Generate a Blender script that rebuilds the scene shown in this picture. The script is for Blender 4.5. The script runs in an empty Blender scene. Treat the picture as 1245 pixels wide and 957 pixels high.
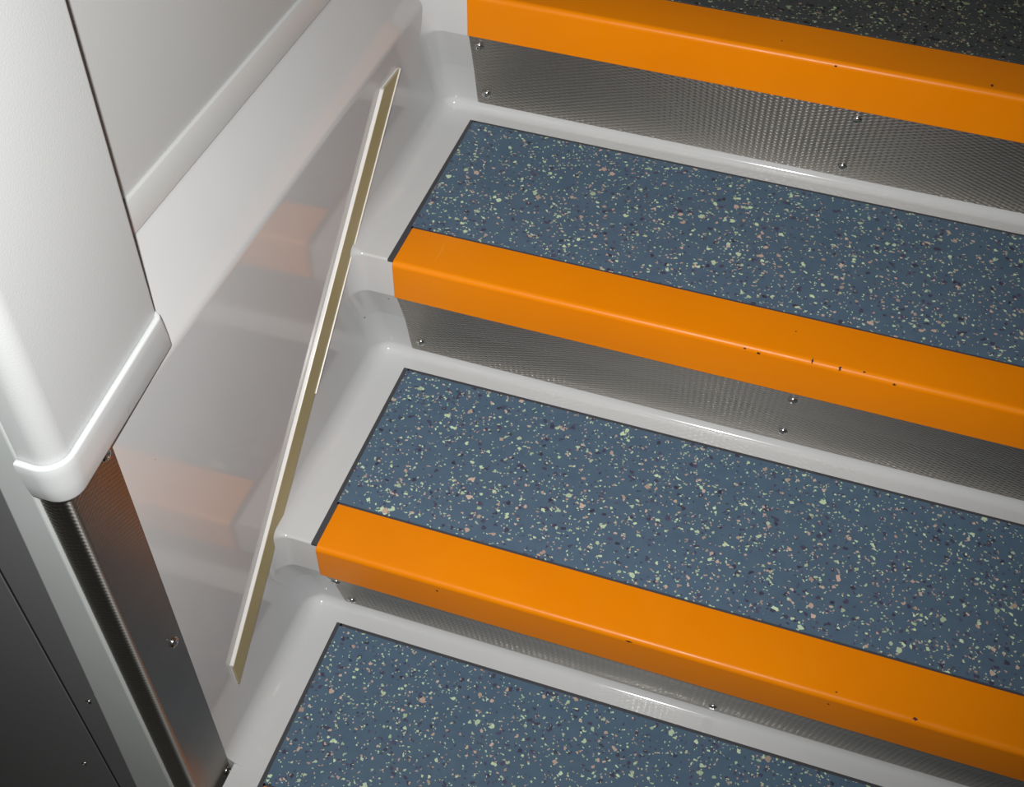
import bpy, bmesh, math
from mathutils import Vector, Matrix

scene = bpy.context.scene
COL = scene.collection

# ------------------------------------------------------------------ camera
CAM_POS = Vector((0.4041, -0.3668, 1.2388))
RIGHT = Vector((0.95175, 0.30614, 0.02125))
DOWN = Vector((0.24130, -0.70379, -0.66817))
FWD = Vector((-0.18960, 0.64106, -0.74371))
cam_data = bpy.data.cameras.new('camera')
cam_data.sensor_fit = 'HORIZONTAL'
cam_data.sensor_width = 36.0
cam_data.lens = 1414.19 * 36.0 / 1245.0
cam_data.clip_start = 0.01
cam = bpy.data.objects.new('camera', cam_data)
COL.objects.link(cam)
m = Matrix((RIGHT, -DOWN, -FWD)).transposed().to_4x4()
m.translation = CAM_POS
cam.matrix_world = m
scene.camera = cam

# ------------------------------------------------------------------ light
world = bpy.data.worlds.new('world')
scene.world = world
world.use_nodes = True
bg = world.node_tree.nodes['Background']
bg.inputs['Color'].default_value = (1.0, 0.97, 0.92, 1)
bg.inputs['Strength'].default_value = 0.055

flash_data = bpy.data.lights.new('camera_flash', 'SPOT')
flash_data.energy = 56.0
flash_data.spot_size = math.radians(96)     # the beam of the flash head
flash_data.spot_blend = 1.0
flash_data.shadow_soft_size = 0.009
flash_data.color = (1.0, 0.992, 0.98)
flash = bpy.data.objects.new('camera_flash', flash_data)
COL.objects.link(flash)
flash.location = CAM_POS - RIGHT * 0.034 - DOWN * 0.034
flash.rotation_mode = 'QUATERNION'
flash.rotation_quaternion = (FWD - RIGHT * 0.05 - DOWN * 0.09).to_track_quat('-Z', 'Y')

scene.view_settings.view_transform = 'Standard'
scene.view_settings.look = 'None'
scene.view_settings.gamma = 1.0
scene.view_settings.use_curve_mapping = False
scene.view_settings.exposure = 0.0

# ------------------------------------------------------------------ node helpers
class NT:
    def __init__(self, name):
        self.mat = bpy.data.materials.new(name)
        self.mat.use_nodes = True
        self.t = self.mat.node_tree
        self.b = self.t.nodes['Principled BSDF']
    def n(self, kind, **kw):
        nd = self.t.nodes.new(kind)
        for k, v in kw.items():
            setattr(nd, k, v)
        return nd
    def link(self, a, b):
        self.t.links.new(a, b)
    def put(self, sock, v):
        if isinstance(v, bpy.types.NodeSocket):
            self.link(v, sock)
        else:
            sock.default_value = v
    def math(self, op, a, b=None, c=None, clamp=False):
        nd = self.n('ShaderNodeMath', operation=op, use_clamp=clamp)
        self.put(nd.inputs[0], a)
        if b is not None: self.put(nd.inputs[1], b)
        if c is not None: self.put(nd.inputs[2], c)
        return nd.outputs[0]
    def vmath(self, op, a, b):
        nd = self.n('ShaderNodeVectorMath', operation=op)
        self.put(nd.inputs[0], a); self.put(nd.inputs[1], b)
        return nd.outputs[0]
    def mix(self, fac, a, b):
        nd = self.n('ShaderNodeMix', data_type='RGBA')
        self.put(nd.inputs[0], fac); self.put(nd.inputs[6], a); self.put(nd.inputs[7], b)
        return nd.outputs[2]
    def noise(self, vec, scale, detail=2.0, rough=0.5):
        nd = self.n('ShaderNodeTexNoise')
        self.put(nd.inputs['Vector'], vec)
        nd.inputs['Scale'].default_value = scale
        nd.inputs['Detail'].default_value = detail
        nd.inputs['Roughness'].default_value = rough
        return nd
    def coords(self, which='Object'):
        return self.n('ShaderNodeTexCoord').outputs[which]
    def bump(self, height, strength, dist):
        nd = self.n('ShaderNodeBump')
        nd.inputs['Strength'].default_value = strength
        nd.inputs['Distance'].default_value = dist
        self.put(nd.inputs['Height'], height)
        self.link(nd.outputs[0], self.b.inputs['Normal'])
    def ramp(self, v, lo, hi, a=0.0, b=1.0):
        nd = self.n('ShaderNodeMapRange', clamp=True)
        self.put(nd.inputs[0], v)
        nd.inputs[1].default_value = lo; nd.inputs[2].default_value = hi
        nd.inputs[3].default_value = a; nd.inputs[4].default_value = b
        return nd.outputs[0]
    def voro(self, vec, scale, dims='3D', rand=1.0):
        nd = self.n('ShaderNodeTexVoronoi', voronoi_dimensions=dims)
        self.put(nd.inputs['Vector'], vec)
        nd.inputs['Scale'].default_value = scale
        nd.inputs['Randomness'].default_value = rand
        return nd

def rgba(c): return (c[0], c[1], c[2], 1.0)

def mat_gloss_white(name, col, rough, speck=True, wave=0.0, spec=0.5):
    g = NT(name); co = g.coords()
    n = g.noise(co, 9.0, 3.0)
    base = g.mix(g.ramp(n.outputs['Fac'], 0.3, 0.7), rgba([c * 0.965 for c in col]), rgba(col))
    if speck:   # rare tiny dirt specks in the gel coat
        v = g.voro(co, 26.0)
        sep = g.n('ShaderNodeSeparateColor'); g.link(v.outputs['Color'], sep.inputs[0])
        near = g.math('LESS_THAN', v.outputs['Distance'], 0.035)
        rare = g.math('GREATER_THAN', sep.outputs[0], 0.86)
        base = g.mix(g.math('MULTIPLY', near, rare), base, (0.12, 0.09, 0.07, 1))
    g.link(base, g.b.inputs['Base Color'])
    r = g.noise(co, 14.0, 3.0)
    g.link(g.ramp(r.outputs['Fac'], 0.3, 0.7, rough * 0.85, rough * 1.2), g.b.inputs['Roughness'])
    g.b.inputs['Specular IOR Level'].default_value = spec
    if wave:
        w = g.noise(co, 10.0, 1.0)
        g.bump(w.outputs['Fac'], 0.3, wave)
    return g.mat

def mat_grain(name, col, rough, grain=0.0003, scale=900.0, spec=0.4):
    g = NT(name); co = g.coords()
    n = g.noise(co, 5.0, 3.0)
    g.link(g.mix(n.outputs['Fac'], rgba([c * 0.96 for c in col]), rgba([c * 1.03 for c in col])), g.b.inputs['Base Color'])
    g.b.inputs['Roughness'].default_value = rough
    g.b.inputs['Specular IOR Level'].default_value = spec
    n2 = g.noise(co, scale, 2.0)
    g.bump(n2.outputs['Fac'], 0.5, grain)
    return g.mat

def mat_mat(name, base_a, base_b, green, salmon, purple):
    """vinyl flooring with embedded angular colour chips"""
    g = NT(name); co = g.coords()
    warp = g.noise(co, 260.0, 2.0)
    w = g.vmath('SUBTRACT', warp.outputs['Color'], (0.5, 0.5, 0.5))
    w = g.vmath('MULTIPLY', w, (0.0050, 0.0050, 0.0))
    p = g.vmath('ADD', co, w)
    n = g.noise(co, 60.0, 4.0)
    col = g.mix(g.ramp(n.outputs['Fac'], 0.3, 0.7), rgba(base_a), rgba(base_b))
    def layer(col, cell, presence, shift, c1, c2, split=0.6):
        sh = g.vmath('ADD', p, (shift, shift * 0.7, 0.0))
        v = g.voro(sh, 1.0 / cell, '2D')
        sep = g.n('ShaderNodeSeparateColor'); g.link(v.outputs['Color'], sep.inputs[0])
        on = g.math('LESS_THAN', sep.outputs[0], presence)
        on = g.math('MULTIPLY', on, g.math('LESS_THAN', v.outputs['Distance'], 0.62))
        tint = g.mix(g.math('GREATER_THAN', sep.outputs[2], split), rgba(c1), rgba(c2))
        tone = g.math('MULTIPLY_ADD', sep.outputs[1], 0.45, 0.70)
        tint = g.vmath('SCALE', tint, (0, 0, 0))
        g.put(tint.node.inputs['Scale'], tone)
        return g.mix(on, col, tint)
    col = layer(col, 0.0048, 0.035, 3.1, purple, [c * 0.8 for c in purple])
    col = layer(col, 0.0026, 0.040, 5.7, purple, [c * 1.2 for c in purple])
    col = layer(col, 0.0016, 0.040, 1.3, green, salmon)
    col = layer(col, 0.0026, 0.032, 8.9, green, salmon)
    col = layer(col, 0.0040, 0.017, 11.3, green, salmon)
    col = layer(col, 0.0058, 0.006, 14.9, green, salmon)
    g.link(col, g.b.inputs['Base Color'])
    g.b.inputs['Roughness'].default_value = 0.55
    g.b.inputs['Specular IOR Level'].default_value = 0.3
    n2 = g.noise(co, 700.0, 2.0)
    g.bump(n2.outputs['Fac'], 0.3, 0.0003)
    return g.mat

def mat_stainless(name, col, rough, pu=0.0067, pv=0.0059, dist=0.00030):
    """rigidised stainless sheet, staggered raised dashes"""
    g = NT(name)
    uv = g.n('ShaderNodeUVMap'); uv.uv_map = 'UVMap'
    sep = g.n('ShaderNodeSeparateXYZ'); g.link(uv.outputs[0], sep.inputs[0])
    a = g.math('COSINE', g.math('MULTIPLY', sep.outputs[0], math.pi / pu))
    b = g.math('COSINE', g.math('MULTIPLY', sep.outputs[1], 2 * math.pi / pv))
    hgt = g.math('MULTIPLY_ADD', g.math('MULTIPLY', a, b), 0.5, 0.5)
    co = g.coords()
    n = g.noise(co, 12.0, 3.0)
    g.link(g.mix(g.ramp(n.outputs['Fac'], 0.3, 0.7), rgba([c * 0.92 for c in col]), rgba(col)), g.b.inputs['Base Color'])
    g.b.inputs['Metallic'].default_value = 1.0
    g.b.inputs['Roughness'].default_value = rough
    # drawn grain along the sheet spreads highlights across it
    g.b.inputs['Anisotropic'].default_value = 0.9
    g.b.inputs['Anisotropic Rotation'].default_value = 0.25
    tg = g.n('ShaderNodeTangent', direction_type='UV_MAP'); tg.uv_map = 'UVMap'
    g.link(tg.outputs[0], g.b.inputs['Tangent'])
    g.bump(hgt, 1.0, dist)
    return g.mat

def mat_orange():
    g = NT('orange_paint'); co = g.coords()
    n = g.noise(co, 7.0, 3.0)
    col = g.mix(g.ramp(n.outputs['Fac'], 0.3, 0.7), (0.84, 0.235, 0.0, 1), (0.90, 0.262, 0.0, 1))
    # knocks and dirt, a few tiny dark chips
    v = g.voro(co, 34.0)
    sep = g.n('ShaderNodeSeparateColor'); g.link(v.outputs['Color'], sep.inputs[0])
    size = g.math('MULTIPLY_ADD', sep.outputs[1], 0.05, 0.02)
    near = g.math('LESS_THAN', v.outputs['Distance'], size)
    rare = g.math('GREATER_THAN', sep.outputs[0], 0.95)
    col = g.mix(g.math('MULTIPLY', near, rare), col, (0.10, 0.028, 0.008, 1))
    g.link(col, g.b.inputs['Base Color'])
    r = g.noise(co, 40.0, 3.0)
    g.link(g.ramp(r.outputs['Fac'], 0.3, 0.7, 0.30, 0.42), g.b.inputs['Roughness'])
    g.b.inputs['Specular IOR Level'].default_value = 0.30
    n2 = g.noise(co, 350.0, 2.0)
    g.bump(n2.outputs['Fac'], 0.25, 0.0002)
    return g.mat

def mat_metal(name, col, rough):
    g = NT(name); co = g.coords()
    n = g.noise(co, 300.0, 2.0)
    g.link(g.mix(n.outputs['Fac'], rgba([c * 0.85 for c in col]), rgba(col)), g.b.inputs['Base Color'])
    g.b.inputs['Metallic'].default_value = 1.0
    g.b.inputs['Roughness'].default_value = rough
    return g.mat

GRP = mat_gloss_white('white_gel_coat', (0.62, 0.625, 0.625), 0.10, True, 0.0006)
PILLAR = mat_grain('pillar_white', (0.56, 0.575, 0.575), 0.60, 0.00025, 700)
COLLAR = mat_gloss_white('collar_white', (0.66, 0.68, 0.68), 0.30, False)
PANEL = mat_grain('light_grey_laminate', (0.51, 0.52, 0.515), 0.45, 0.0002, 800)
TRIM = mat_gloss_white('trim_light_grey', (0.58, 0.59, 0.585), 0.35, False)
POST = mat_gloss_white('post_grey', (0.58, 0.61, 0.60), 0.40, False)
DARK = mat_grain('dark_grey_laminate', (0.175, 0.18, 0.18), 0.45, 0.0002, 900)
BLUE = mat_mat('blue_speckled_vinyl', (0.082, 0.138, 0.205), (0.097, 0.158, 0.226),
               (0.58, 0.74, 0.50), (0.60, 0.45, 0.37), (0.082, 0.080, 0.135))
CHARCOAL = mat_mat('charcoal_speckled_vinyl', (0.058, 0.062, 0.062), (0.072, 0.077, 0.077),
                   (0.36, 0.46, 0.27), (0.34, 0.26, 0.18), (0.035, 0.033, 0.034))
SEAL = mat_grain('dark_sealant', (0.060, 0.062, 0.070), 0.6, 0.0006, 260)
ORANGE = mat_orange()
STEEL = mat_stainless('rigidised_stainless', (0.39, 0.365, 0.33), 0.31, dist=0.00130)
GUARD = mat_stainless('rigidised_stainless_guard', (0.42, 0.40, 0.37), 0.38, 0.0052, 0.0046, 0.00028)
SCREW = mat_metal('screw_steel', (0.55, 0.54, 0.52), 0.22)
OLIVE = mat_grain('olive_insert', (0.47, 0.40, 0.19), 0.45, 0.0003, 500)
LIP = mat_gloss_white('ivory_profile', (0.78, 0.76, 0.72), 0.25, False)
CHIP = mat_grain('bare_chip_brown', (0.06, 0.022, 0.010), 0.7)
SCUFF = mat_grain('pale_orange_scuff', (0.90, 0.29, 0.01), 0.5)
BLACK = mat_grain('gap_black', (0.012, 0.012, 0.013), 0.8)

# ------------------------------------------------------------------ mesh helpers
def new_obj(name, me, mat, parent=None):
    o = bpy.data.objects.new(name, me)
    if mat is not None and not me.materials:
        me.materials.append(mat)
    COL.objects.link(o)
    if parent is not None:
        o.parent = parent
    return o

def empty(name, loc=(0, 0, 0)):
    o = bpy.data.objects.new(name, None)
    o.empty_display_size = 0.05
    o.location = loc
    COL.objects.link(o)
    return o

def tag(o, label=None, cat=None, group=None, kind=None):
    if label: o['label'] = label
    if cat: o['category'] = cat
    if group: o['group'] = group
    if kind: o['kind'] = kind
    return o

def build(name, verts, faces, mat, parent=None, smooth=None, uvs=None):
    """mesh from lists; verts are in world space, so the parent's offset is taken out"""
    off = Vector(parent.location) if parent is not None else Vector((0, 0, 0))
    if parent is not None and parent.parent is not None:
        off += Vector(parent.parent.location)
    me = bpy.data.meshes.new(name)
    me.from_pydata([tuple(Vector(v) - off) for v in verts], [], faces)
    if uvs is not None:
        lay = me.uv_layers.new(name='UVMap')
        for poly in me.polygons:
            for li in poly.loop_indices:
                lay.data[li].uv = uvs[me.loops[li].vertex_index]
    bm = bmesh.new(); bm.from_mesh(me)
    bmesh.ops.recalc_face_normals(bm, faces=bm.faces)
    bm.to_mesh(me); bm.free()
    if smooth is not None:
        for p_ in me.polygons: p_.use_smooth = True
        me.set_sharp_from_angle(angle=math.radians(smooth))
    me.update()
    return new_obj(name, me, mat, parent)

def skin_rows(rows, close=False):
    """rows: list of equal-length vertex lists -> verts, quad faces"""
    verts = [v for r in rows for v in r]
    n = len(rows[0]); faces = []
    for i in range(len(rows) - 1):
        for j in range(n - 1 + (1 if close else 0)):
            a = i * n + j; b = i * n + (j + 1) % n
            faces.append((a, b, b + n, a + n))
    return verts, faces

def prism(outline, p0, p1, axis):
    """closed 2-D outline swept along an axis ('x','y','z') from p0 to p1, with end caps"""
    def mk(c, t):
        if axis == 'x': return (t, c[0], c[1])
        if axis == 'y': return (c[0], t, c[1])
        return (c[0], c[1], t)
    n = len(outline)
    v = [mk(c, p0) for c in outline] + [mk(c, p1) for c in outline]
    f = [(i, (i + 1) % n, (i + 1) % n + n, i + n) for i in range(n)]
    f.append(tuple(range(n - 1, -1, -1))); f.append(tuple(range(n, 2 * n)))
    return v, f

def merge(parts):
    V, F = [], []
    for v, f in parts:
        o = len(V); V += list(v); F += [tuple(i + o for i in q) for q in f]
    return V, F

def box(x0, x1, y0, y1, z0, z1):
    return prism([(x0, y0), (x1, y0), (x1, y1), (x0, y1)], z0, z1, 'z')

def bevel(o, w, seg=2):
    md = o.modifiers.new('bevel', 'BEVEL'); md.width = w; md.segments = seg
    md.limit_method = 'ANGLE'; md.angle_limit = math.radians(40)
    return o

def round_path(pts, radii, seg=6):
    """polyline with rounded corners (radii for inner points)"""
    out = [Vector(pts[0])]
    for i in range(1, len(pts) - 1):
        p = Vector(pts[i]); a = (Vector(pts[i - 1]) - p); b = (Vector(pts[i + 1]) - p)
        r = radii[i - 1]
        if r <= 0:
            out += [p.copy() for _ in range(1)]; continue
        la, lb = a.length, b.length
        a.normalize(); b.normalize()
        ang = a.angle(b)
        t = min(r / math.tan(ang / 2), la * 0.49 if i > 1 else la * 0.98, lb * 0.49 if i < len(pts) - 2 else lb * 0.98)
        rr = t * math.tan(ang / 2)
        c = p + (a + b).normalized() * (rr / math.sin(ang / 2))
        s = p + a * t - c; e = p + b * t - c
        tot = s.angle(e)
        for k in range(seg + 1):
            u = k / seg
            if tot < 1e-6: q = s
            else: q = s * (math.sin((1 - u) * tot) / math.sin(tot)) + e * (math.sin(u * tot) / math.sin(tot))
            out.append(c + q)
    out.append(Vector(pts[-1]))
    return out

def offset_lines(pts, off):
    """offset an open 2-D polyline to its left by off, mitred"""
    lines = []
    for a, b in zip(pts[:-1], pts[1:]):
        d = (Vector(b) - Vector(a)).normalized(); n = Vector((-d.y, d.x))
        lines.append((Vector(a) + n * off, d))
    out = [lines[0][0]]
    for (p, d), (q, e) in zip(lines[:-1], lines[1:]):
        den = d.x * e.y - d.y * e.x
        t = ((q.x - p.x) * e.y - (q.y - p.y) * e.x) / den
        out.append(p + d * t)
    d = (Vector(pts[-1]) - Vector(pts[-2])).normalized()
    out.append(Vector(pts[-1]) + Vector((-d.y, d.x)) * off)
    return out

# ------------------------------------------------------------------ dimensions
Y = [0.0024, 0.25, 0.50, 0.75]          # front of each nosing
Z = [-0.0044, 0.1965, 0.3931, 0.5780]   # top of each step
ZF = -0.200                             # vestibule floor
XR = 1.06                               # right-hand end of the stair
XW = -0.045                             # plane of the moulded side wall
FIL = 0.022                             # fillet between steps and side wall
LAND = 2.0

def zb(k): return Z[k - 1] if k > 0 else ZF

# ------------------------------------------------------------------ the setting
# lower side wall, bent outward into a sloping band above
wall_prof = round_path([(XW, ZF - 0.01), (XW, 0.557), (-0.085, 0.629), (-0.120, 0.629)], [0.019, 0.0], 8)
v, f = skin_rows([[(p.x, y, p.y) for p in wall_prof] for y in (0.0215, 0.4, 0.8, 1.2, LAND)])
w = build('wall_left', v, f, GRP, None, 50)
tag(w, 'glossy white moulded side wall with sloping band above the stair', None, None, 'structure')

# narrow trim strip along the foot of the upper panel
tp = [(-0.094, 0.6305), (-0.0862, 0.6305), (-0.0845, 0.6325), (-0.0845, 0.6630), (-0.0852, 0.6640), (-0.094, 0.6645)]
v, f = prism(tp, 0.06, LAND, 'y')
t1 = build('trim_1', v, f, TRIM, None, 35)
tag(t1, 'narrow light grey trim strip running level under the grey panel', None, None, 'structure')
v, f = merge([box(-0.110, -0.088, 0.06, LAND, 0.6652, 2.15)])
wu = build('wall_upper', v, f, PANEL)
tag(wu, 'flat light grey wall panel above the trim strip', None, None, 'structure')

# vestibule floor in front of the stair, and the far right wall
v, f = box(-1.2, XR + 0.2, -1.8, 0.0095, ZF - 0.05, ZF)
fl = build('floor', v, f, CHARCOAL)
tag(fl, 'charcoal vestibule floor below the lowest step', None, None, 'structure')
v, f = box(XR + 0.001, XR + 0.08, 0.0, LAND, ZF, 2.15)
wr = build('wall_right', v, f, PANEL)
tag(wr, 'light grey wall on the right of the stair', None, None, 'structure')

# grey post, tapering upward, and the dark door leaves left of it
zt = 2.15
xb = -0.1210 - (0.0 - ZF) * 0.037
xt = -0.1210 + zt * 0.037
pv = [(-0.0688, 0.0165, ZF), (xb, 0.0165, ZF), (xb, 0.05, ZF), (-0.0688, 0.05, ZF)]
zm = 1.15
xm = -0.1210 + zm * 0.037
pv += [(-0.0688, 0.0165, zm), (xm, 0.0165, zm), (xm, 0.05, zm), (-0.0688, 0.05, zm)]
pv += [(-0.0688, 0.0165, zt), (xm, 0.0165, zt), (xm, 0.05, zt), (-0.0688, 0.05, zt)]
pf = [(0, 1, 2, 3), (8, 9, 10, 11)]
for b in (0, 4):
    pf += [(b + i, b + (i + 1) % 4, b + 4 + (i + 1) % 4, b + 4 + i) for i in range(4)]
post = build('trim_2', pv, pf, POST)
bevel(post, 0.0025, 3)
tag(post, 'pale grey upright post between the dark panel and the steel corner guard', None, None, 'structure')

def screw_mesh(name, r=0.0056, hgt=0.0030, seg=20):
    prof = [(r * 1.02, -0.0006), (r * 1.02, 0.0003), (r * 0.97, hgt * 0.40), (r * 0.82, hgt * 0.74), (r * 0.60, hgt * 0.94),
            (r * 0.42, hgt), (r * 0.34, hgt * 0.45), (0.0002, hgt * 0.35)]
    verts = []; faces = []
    for i, (rr, zz) in enumerate(prof):
        for k in range(seg):
            a = 2 * math.pi * k / seg
            q = rr
            if i >= 5:   # cross-shaped recess
                q = rr * (0.55 + 0.45 * abs(math.cos(2 * a)) ** 2)
            verts.append((q * math.cos(a), q * math.sin(a), zz))
    n = seg
    for i in range(len(prof) - 1):
        for k in range(seg):
            faces.append((i * n + k, i * n + (k + 1) % n, (i + 1) * n + (k + 1) % n, (i + 1) * n + k))
    faces.append(tuple(range((len(prof) - 1) * n, len(prof) * n)))
    me = bpy.data.meshes.new(name); me.from_pydata(verts, [], faces)
    for p_ in me.polygons: p_.use_smooth = True
    me.set_sharp_from_angle(angle=math.radians(50))
    me.materials.append(SCREW)
    return me
SCREW_ME = screw_mesh('screw')
SMALL_ME = screw_mesh('small_screw', 0.0032, 0.0018, 14)

def add_screw(parent, loc, normal, me=SCREW_ME, name='screw', spin=0.3):
    o = bpy.data.objects.new(name, me); COL.objects.link(o)
    o.parent = parent
    off = Vector(parent.location)
    if parent.parent is not None: off += Vector(parent.parent.location)
    o.location = Vector(loc) - off
    q = Vector((0, 0, 1)).rotation_difference(Vector(normal).normalized())
    o.rotation_mode = 'QUATERNION'
    from mathutils import Quaternion
    o.rotation_quaternion = q @ Quaternion((0, 0, 1), spin)
    return o

v, f = box(-0.1480, -0.09, 0.0195, 0.045, ZF, 2.15)
dw = build('wall_front', v, f, DARK)
bevel(dw, 0.0004, 1)
tag(dw, 'dark grey narrow panel beside the pale post', None, None, 'structure')
add_screw(dw, (-0.127, 0.0195, 0.1941), (0, -1, 0), SMALL_ME)
v, f = box(-1.0, -0.1518, 0.0195, 0.045, ZF + 0.008, 2.10)
dr = build('door_1', v, f, DARK)
bevel(dr, 0.0004, 1)
tag(dr, 'dark grey door leaf beyond a thin vertical gap', None, None, 'structure')
v, f = box(-0.1520, -0.1478, 0.0205, 0.045, ZF + 0.008, 2.10)
gs = build('gap_shade', v, f, BLACK, dr)  # black filler strip, stands in for the dark of the open gap
gs['label'] = 'black strip painting the shade in the door gap'
add_screw(dr, (-0.1819, 0.0195, 0.0175), (0, -1, 0), SMALL_ME)
v, f = box(-1.0, -0.10, 0.046, 0.06, ZF, 2.15)
bk = build('wall_back', v, f, BLACK)  # black colour in place of the shade behind the door
tag(bk, 'black sheet painting the darkness behind the door gap', None, None, 'structure')

# ------------------------------------------------------------------ staircase
stair = empty('staircase', (0.5, 0.0, ZF))
tag(stair, 'white moulded staircase with blue speckled treads and orange step edges', 'staircase')

def key_points(k):
    y, z, b = Y[k], Z[k] - 0.0010, zb(k) - 0.0010
    return [(y + 0.010, b), (y + 0.0600, b), (y + 0.0335, Z[k] - 0.114), (y + 0.0060, Z[k] - 0.0545), (y + 0.0060, z),
            ((Y[k + 1] + 0.010) if k < 3 else LAND, z)]

def step_profile(k, off):
    pts = offset_lines(key_points(k), off)
    return round_path(pts, [max(0.011 - off, 0.003), 0.03, 0.005 + off, 0.0025 + off], 6)

order = ['lowest', 'second', 'third', 'top']
for k in range(4):
    rows = []
    def row(x, off): return [(x, p.x, p.y) for p in step_profile(k, off)]
    if k == 0:
        # the lowest step meets the steel corner guard and has its fillet only behind it
        rows = [row(XR, 0), row(-0.036, 0)]
        v1 = skin_rows(rows)
        fr = []
        zt0 = Z[0] - 0.0010
        for i in range(9):
            th = math.pi / 2 * i / 8
            x = XW + FIL - FIL * math.sin(th); o = FIL * (1 - math.cos(th))
            fr.append([(x, y, zt0 + o) for y in (0.0782, 0.15, Y[1] + 0.010)])
        cap = [r_[0] for r_ in fr] + [(XW, 0.0782, zt0 - 0.08), (-0.036, 0.0782, zt0 - 0.08), (-0.036, 0.0782, zt0)]
        v1 = merge([v1, skin_rows(fr), (cap, [tuple(range(len(cap)))])])
        v, f = v1
    else:
        rows = [row(XR, 0), row(0.3, 0), row(XW + FIL, 0)]
        for i in range(1, 9):
            th = math.pi / 2 * i / 8
            rw = row(XW + FIL - FIL * math.sin(th), FIL * (1 - math.cos(th)))
            # above the bend the wall leans away: let the fillet run out onto the sloping band
            rows.append([(x_ - max(0.0, z_ - 0.556) * 0.555 * math.sin(th), y_, z_) for x_, y_, z_ in rw])
        v, f = skin_rows(rows)
    sb = build('step_body', v, f, GRP, stair, 60)

    # orange nosing: bent sheet over the step edge
    y, z = Y[k], Z[k] + 0.0006
    outer = round_path([(y + 0.0630, z), (y, z), (y + 0.0012, z - 0.0525)], [0.0065], 8)
    inner = [(p.x, p.y) for p in round_path([(y + 0.0630, z - 0.004), (y + 0.0045, z - 0.004), (y + 0.0075, z - 0.0525)], [0.003], 8)]
    ol = [(p.x, p.y) for p in outer] + inner[::-1]
    v, f = prism(ol, 0.0070, XR - 0.002, 'x')
    ns = build('nosing', v, f, ORANGE, stair, 35)
    bevel(ns, 0.0008, 2)
    ns['label'] = f'glossy orange edge strip of the {order[k]} step'

    # knocks in the paint along the rounded edge
    def edge_chip(x, o, wx, wy, ang=0.0, mat=CHIP, name='paint_chip'):
        R_ = 0.0065
        if abs(o) < R_ and o > -0.0035:      # on the rounded edge
            ph = math.acos(max(-1, min(1, (R_ - max(o, 0.0003)) / R_))) if o > 0 else math.radians(20)
            c_ = Vector((0, y + R_ - R_ * math.cos(ph), z - R_ + R_ * math.sin(ph)))
            nn = Vector((0, -math.cos(ph), math.sin(ph)))
        elif o > 0:
            c_ = Vector((0, y + o, z)); nn = Vector((0, 0, 1))
        else:
            c_ = Vector((0, y, z + o)); nn = Vector((0, -1, 0))
        tt = nn.cross(Vector((1, 0, 0)))
        top_, bot_ = [], []
        for i_ in range(9):
            a_ = 2 * math.pi * i_ / 9
            r_ = 0.8 + 0.35 * math.sin(i_ * 2.7 + x * 60)
            u_ = wx * r_ * math.cos(a_); w_ = wy * r_ * math.sin(a_)
            u2 = u_ * math.cos(ang) - w_ * math.sin(ang); w2 = u_ * math.sin(ang) + w_ * math.cos(ang)
            q_ = c_ + Vector((x + u2, 0, 0)) + tt * w2
            top_.append(tuple(q_ + nn * 0.00018)); bot_.append(tuple(q_ - nn * 0.0006))
        fs = [(i_, (i_ + 1) % 9, (i_ + 1) % 9 + 9, i_ + 9) for i_ in range(9)] + [tuple(range(9)), tuple(range(17, 8, -1))]
        build(name, top_ + bot_, fs, mat, ns)
    chips = {2: [(0.4085, -0.0050, 0.0016, 0.0012), (0.394, 0.0008, 0.0013, 0.0009), (0.4623, 0.0032, 0.0010, 0.0026),
                 (0.4903, 0.0021, 0.0013, 0.0024), (0.514, 0.0042, 0.0011, 0.0010), (0.545, 0.0004, 0.0016, 0.0010)],
             1: [(0.6385, 0.0042, 0.0022, 0.0014), (0.146, -0.0135, 0.0011, 0.0010), (0.3537, -0.0040, 0.0026, 0.0008), (0.562, 0.0083, 0.0010, 0.0008)],
             3: [(0.5690, 0.0118, 0.0014, 0.0022), (0.413, -0.0040, 0.0012, 0.0009)], 0: []}[k]
    for cx_, co_, ca_, cb_ in chips: edge_chip(cx_, co_, ca_ * 1.35, cb_ * 1.35)
    if k == 2: edge_chip(0.0508, 0.037, 0.0018, 0.021, 0.0, SCUFF, 'scuff_mark')

    # tread covering with its dark sealant joint
    back = (Y[k + 1] + 0.0300) if k < 3 else 1.9
    front = y + 0.0630
    mv, mf = box(0.0050, XR - 0.004, front + 0.0028, back - 0.0042, Z[k] - 0.0035, Z[k] + 0.0002)
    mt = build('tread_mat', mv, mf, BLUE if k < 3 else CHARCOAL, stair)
    mt['label'] = (f'blue vinyl covering with coloured chips on the {order[k]} step' if k < 3
                   else 'charcoal vinyl covering with coloured chips on the top landing')
    zs = Z[k] - 0.0004
    sv, sf = merge([box(0.0, 0.0072, y + 0.0056, back, Z[k] - 0.0036, zs),
                    box(0.0052, XR - 0.003, back - 0.0044, back, Z[k] - 0.0036, zs),
                    box(0.0052, XR - 0.003, front - 0.0002, front + 0.0030, Z[k] - 0.0036, zs)])
    so = build('sealant_joint', sv, sf, SEAL, mt)

    # stainless riser plate, following the raked riser
    kp = key_points(k)
    b = zb(k) - 0.0010
    P1, P2, P3 = Vector(kp[1]), Vector(kp[2]), Vector(kp[3])
    low = P1 + (P2 - P1) * (0.0125 / (P2.y - P1.y))
    path = round_path([(low.x, low.y), (P2.x, P2.y), (P3.x + 0.001, P3.y + 0.002)], [0.03], 6)
    path = [(p.x, p.y) for p in path]
    fronts = offset_lines(path, 0.0020)
    backs = offset_lines(path, 0.0004)
    fr = [(p.x, p.y) for p in fronts]; bk_ = [(p.x, p.y) for p in backs]
    # cumulative length for the relief pattern
    cum = [0.0]
    for a_, b_ in zip(fr[:-1], fr[1:]): cum.append(cum[-1] + math.dist(a_, b_))
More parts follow.
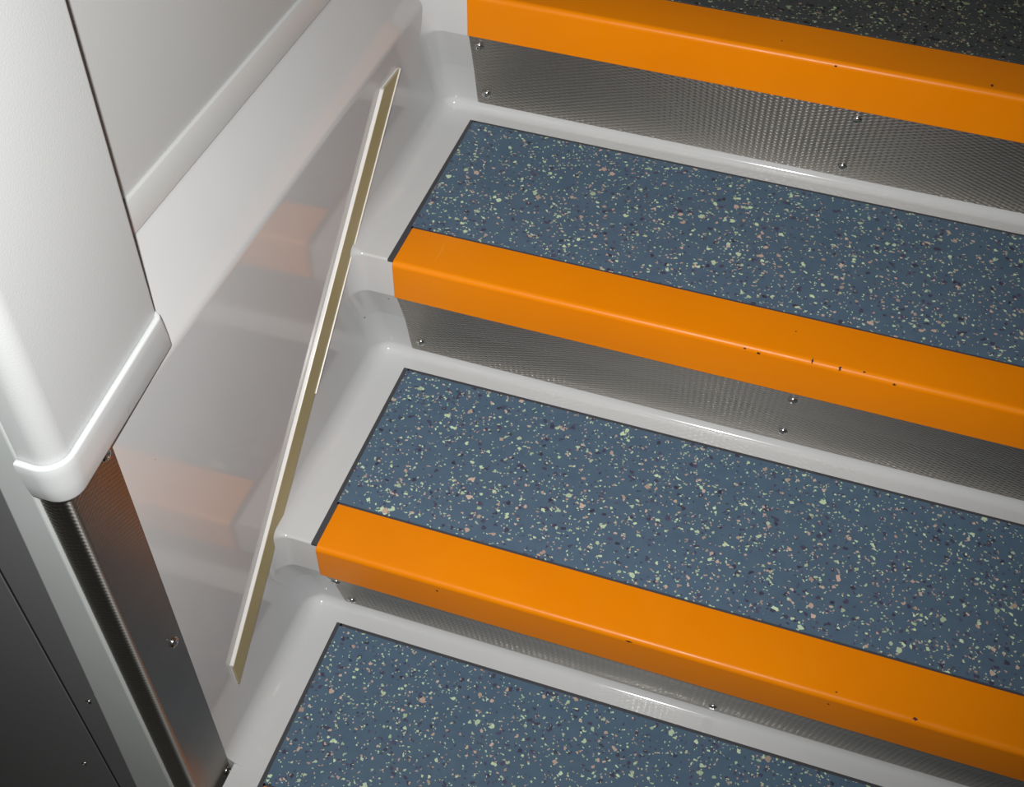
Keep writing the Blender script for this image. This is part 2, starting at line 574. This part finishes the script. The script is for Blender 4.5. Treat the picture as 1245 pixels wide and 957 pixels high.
    ol = fr + bk_[::-1]; cl = cum + cum[::-1]
    n = len(ol); xs = (0.0018, XR - 0.003)
    verts = []; uvs = []
    for x in xs:
        for c, u in zip(ol, cl):
            xx = x + (0.0056 * u / cum[-1] if x < 0.1 else 0.0)
            verts.append((xx, c[0], c[1])); uvs.append((xx, u))
    faces = [(i, (i + 1) % n, (i + 1) % n + n, i + n) for i in range(n)]
    faces += [tuple(range(n - 1, -1, -1)), tuple(range(n, 2 * n))]
    rp = build('riser_plate', verts, faces, STEEL, stair, 30, uvs)
    rp['label'] = f'textured stainless riser plate under the {order[k]} orange edge'
    # screws
    spots = {3: [(0.017, -0.0697), (0.0148, -0.1557), (0.449, -0.0690), (0.449, -0.1562)],
             2: [(0.0161, -0.1643), (0.4554, -0.0749), (0.4568, -0.1614)],
             1: [(0.0126, -0.0937), (0.0134, -0.1747), (0.4561, -0.1698)],
             0: [(0.0145, -0.075), (0.0145, -0.165), (0.455, -0.075), (0.455, -0.165)]}[k]
    spots += [(0.895, spots[-1][1])]
    for i, (sx, sz) in enumerate(spots):
        zz = Z[k] + sz
        for a_, b_ in zip(fr[:-1], fr[1:]):
            if a_[1] <= zz <= b_[1]:
                u = (zz - a_[1]) / (b_[1] - a_[1])
                yy = a_[0] + u * (b_[0] - a_[0])
                nrm = (0, -(b_[1] - a_[1]), (b_[0] - a_[0]))
                add_screw(rp, (sx, yy, zz), nrm, spin=0.4 + i)

# ------------------------------------------------------------------ channel strip on the side wall
strip = empty('guide_strip', (XW, 0.128, 0.09))
tag(strip, 'olive strip in a white edged channel running up the side wall', 'strip')
SL = 0.829
def up(yy): return 0.1250 + SL * (yy - 0.129)
def lo(yy): return up(yy) - 0.0425
y0 = 0.1285
yu, yl = 0.6160, 0.6640
U0, U1 = Vector((y0, up(y0))), Vector((yu, up(yu)))
L0, L1 = Vector((y0 + 0.001, lo(y0))), Vector((yl, lo(yl)))
def across(s, t):
    """point of the strip: s from upper (0) to lower (1) edge, t from foot (0) to top (1)"""
    a = U0.lerp(L0, s); b = U1.lerp(L1, s)
    q = a.lerp(b, t); return (q.x, q.y)
def slab(name, s0, s1, x0, x1, mat, t0=0.0, t1=1.0, bev=0.0):
    q = [across(s0, t0), across(s0, t1), across(s1, t1), across(s1, t0)]
    v, f = prism(q, XW + x0, XW + x1, 'x')
    o = build(name, v, f, mat, strip)
    if bev: bevel(o, bev, 2)
    return o
slab('channel_back', 0.02, 0.97, 0.0003, 0.0040, LIP)
ins = slab('insert', 0.05, 1.0, 0.0020, 0.0046, OLIVE, 0.0, 1.0, 0.0008)
ins['label'] = 'matt olive insert'
lp = slab('lip', 0.0, 0.05, 0.0006, 0.0048, LIP, 0.0, 1.0, 0.0010)
lp['label'] = 'glossy ivory upper edge'
lp = slab('lip', 0.955, 1.02, 0.0006, 0.0060, LIP, 0.47, 1.0, 0.0006)  # lip cut short: its white paints the flash glint on the upper half
lp['label'] = 'glossy ivory lower edge, drawn only on the upper half where it glints'

# ------------------------------------------------------------------ pillar with collar
pil = empty('pillar', (-0.05, 0.09, 0.56))
tag(pil, 'white rounded pillar with a thick collar at its foot', 'pillar')

def plan(pts, radii, seg=8): return [(p.x, p.y) for p in round_path(pts, radii, seg)]
def pillar_plan(grow, rear=0.0):
    g_ = grow
    return plan([(-0.062, 0.0118 - g_), (-0.0305 + g_, 0.0110 - g_), (-0.0445 + g_, 0.1700 + g_ * 0.3 + rear), (-0.092, 0.1700 + g_ * 0.3 + rear)],
                [0.016 + g_, max(0.005 + g_ * 0.5, 0.002)])
col_pl = pillar_plan(0.0, 0.0025)
rows = [[(c[0], c[1], zz) for c in col_pl] for zz in (0.595, 0.9, 1.3, 2.12)]
v, f = skin_rows(rows)
n = len(col_pl)
f.append(tuple(range(n)))
cb = build('column', v, f, PILLAR, pil, 40)
# collar: rolled upper lip, face drawn in slightly toward the lower edge
prof = [(0.0000, 0.6020), (0.0004, 0.6042), (0.0016, 0.6052), (0.0046, 0.6052), (0.0054, 0.6046), (0.0057, 0.6034),
        (0.0056, 0.5950), (0.0044, 0.5800), (0.0026, 0.5660), (0.0016, 0.5635), (-0.0002, 0.5624), (-0.0080, 0.5620)]
rows = []
for g_, zz in prof:
    rows.append([(c[0], c[1], zz) for c in pillar_plan(g_, max(0.0, 0.602 - zz) * 0.22)])
v, f = skin_rows(rows)
build('collar', v, f, COLLAR, pil, 50)

# ------------------------------------------------------------------ stainless corner guard
gd = empty('corner_guard', (-0.05, 0.02, ZF))
tag(gd, 'textured stainless steel corner guard below the white pillar', 'corner guard')
gp = plan([(-0.0688, 0.0195), (-0.0430, 0.0195), (-0.0430, 0.0785)], [0.0060], 10)
gi = [(p.x, p.y) for p in offset_lines(gp, 0.0014)]
cum = [0.0]
for a_, b_ in zip(gp[:-1], gp[1:]): cum.append(cum[-1] + math.dist(a_, b_))
ol = gp + gi[::-1]; cl = cum + cum[::-1]; n = len(ol)
verts = []; uvs = []
for zz in (ZF, 0.580):
    for c, u in zip(ol, cl):
        verts.append((c[0], c[1], zz)); uvs.append((u, zz))
faces = [(i, (i + 1) % n, (i + 1) % n + n, i + n) for i in range(n)]
faces += [tuple(range(n - 1, -1, -1)), tuple(range(n, 2 * n))]
plate = build('plate', verts, faces, GUARD, gd, 30, uvs)
for sy, sz in ((0.0660, 0.2765), (0.0715, -0.0140), (0.0690, 0.5490)):
    add_screw(plate, (-0.0430, sy, sz), (1, 0, 0), spin=0.7)
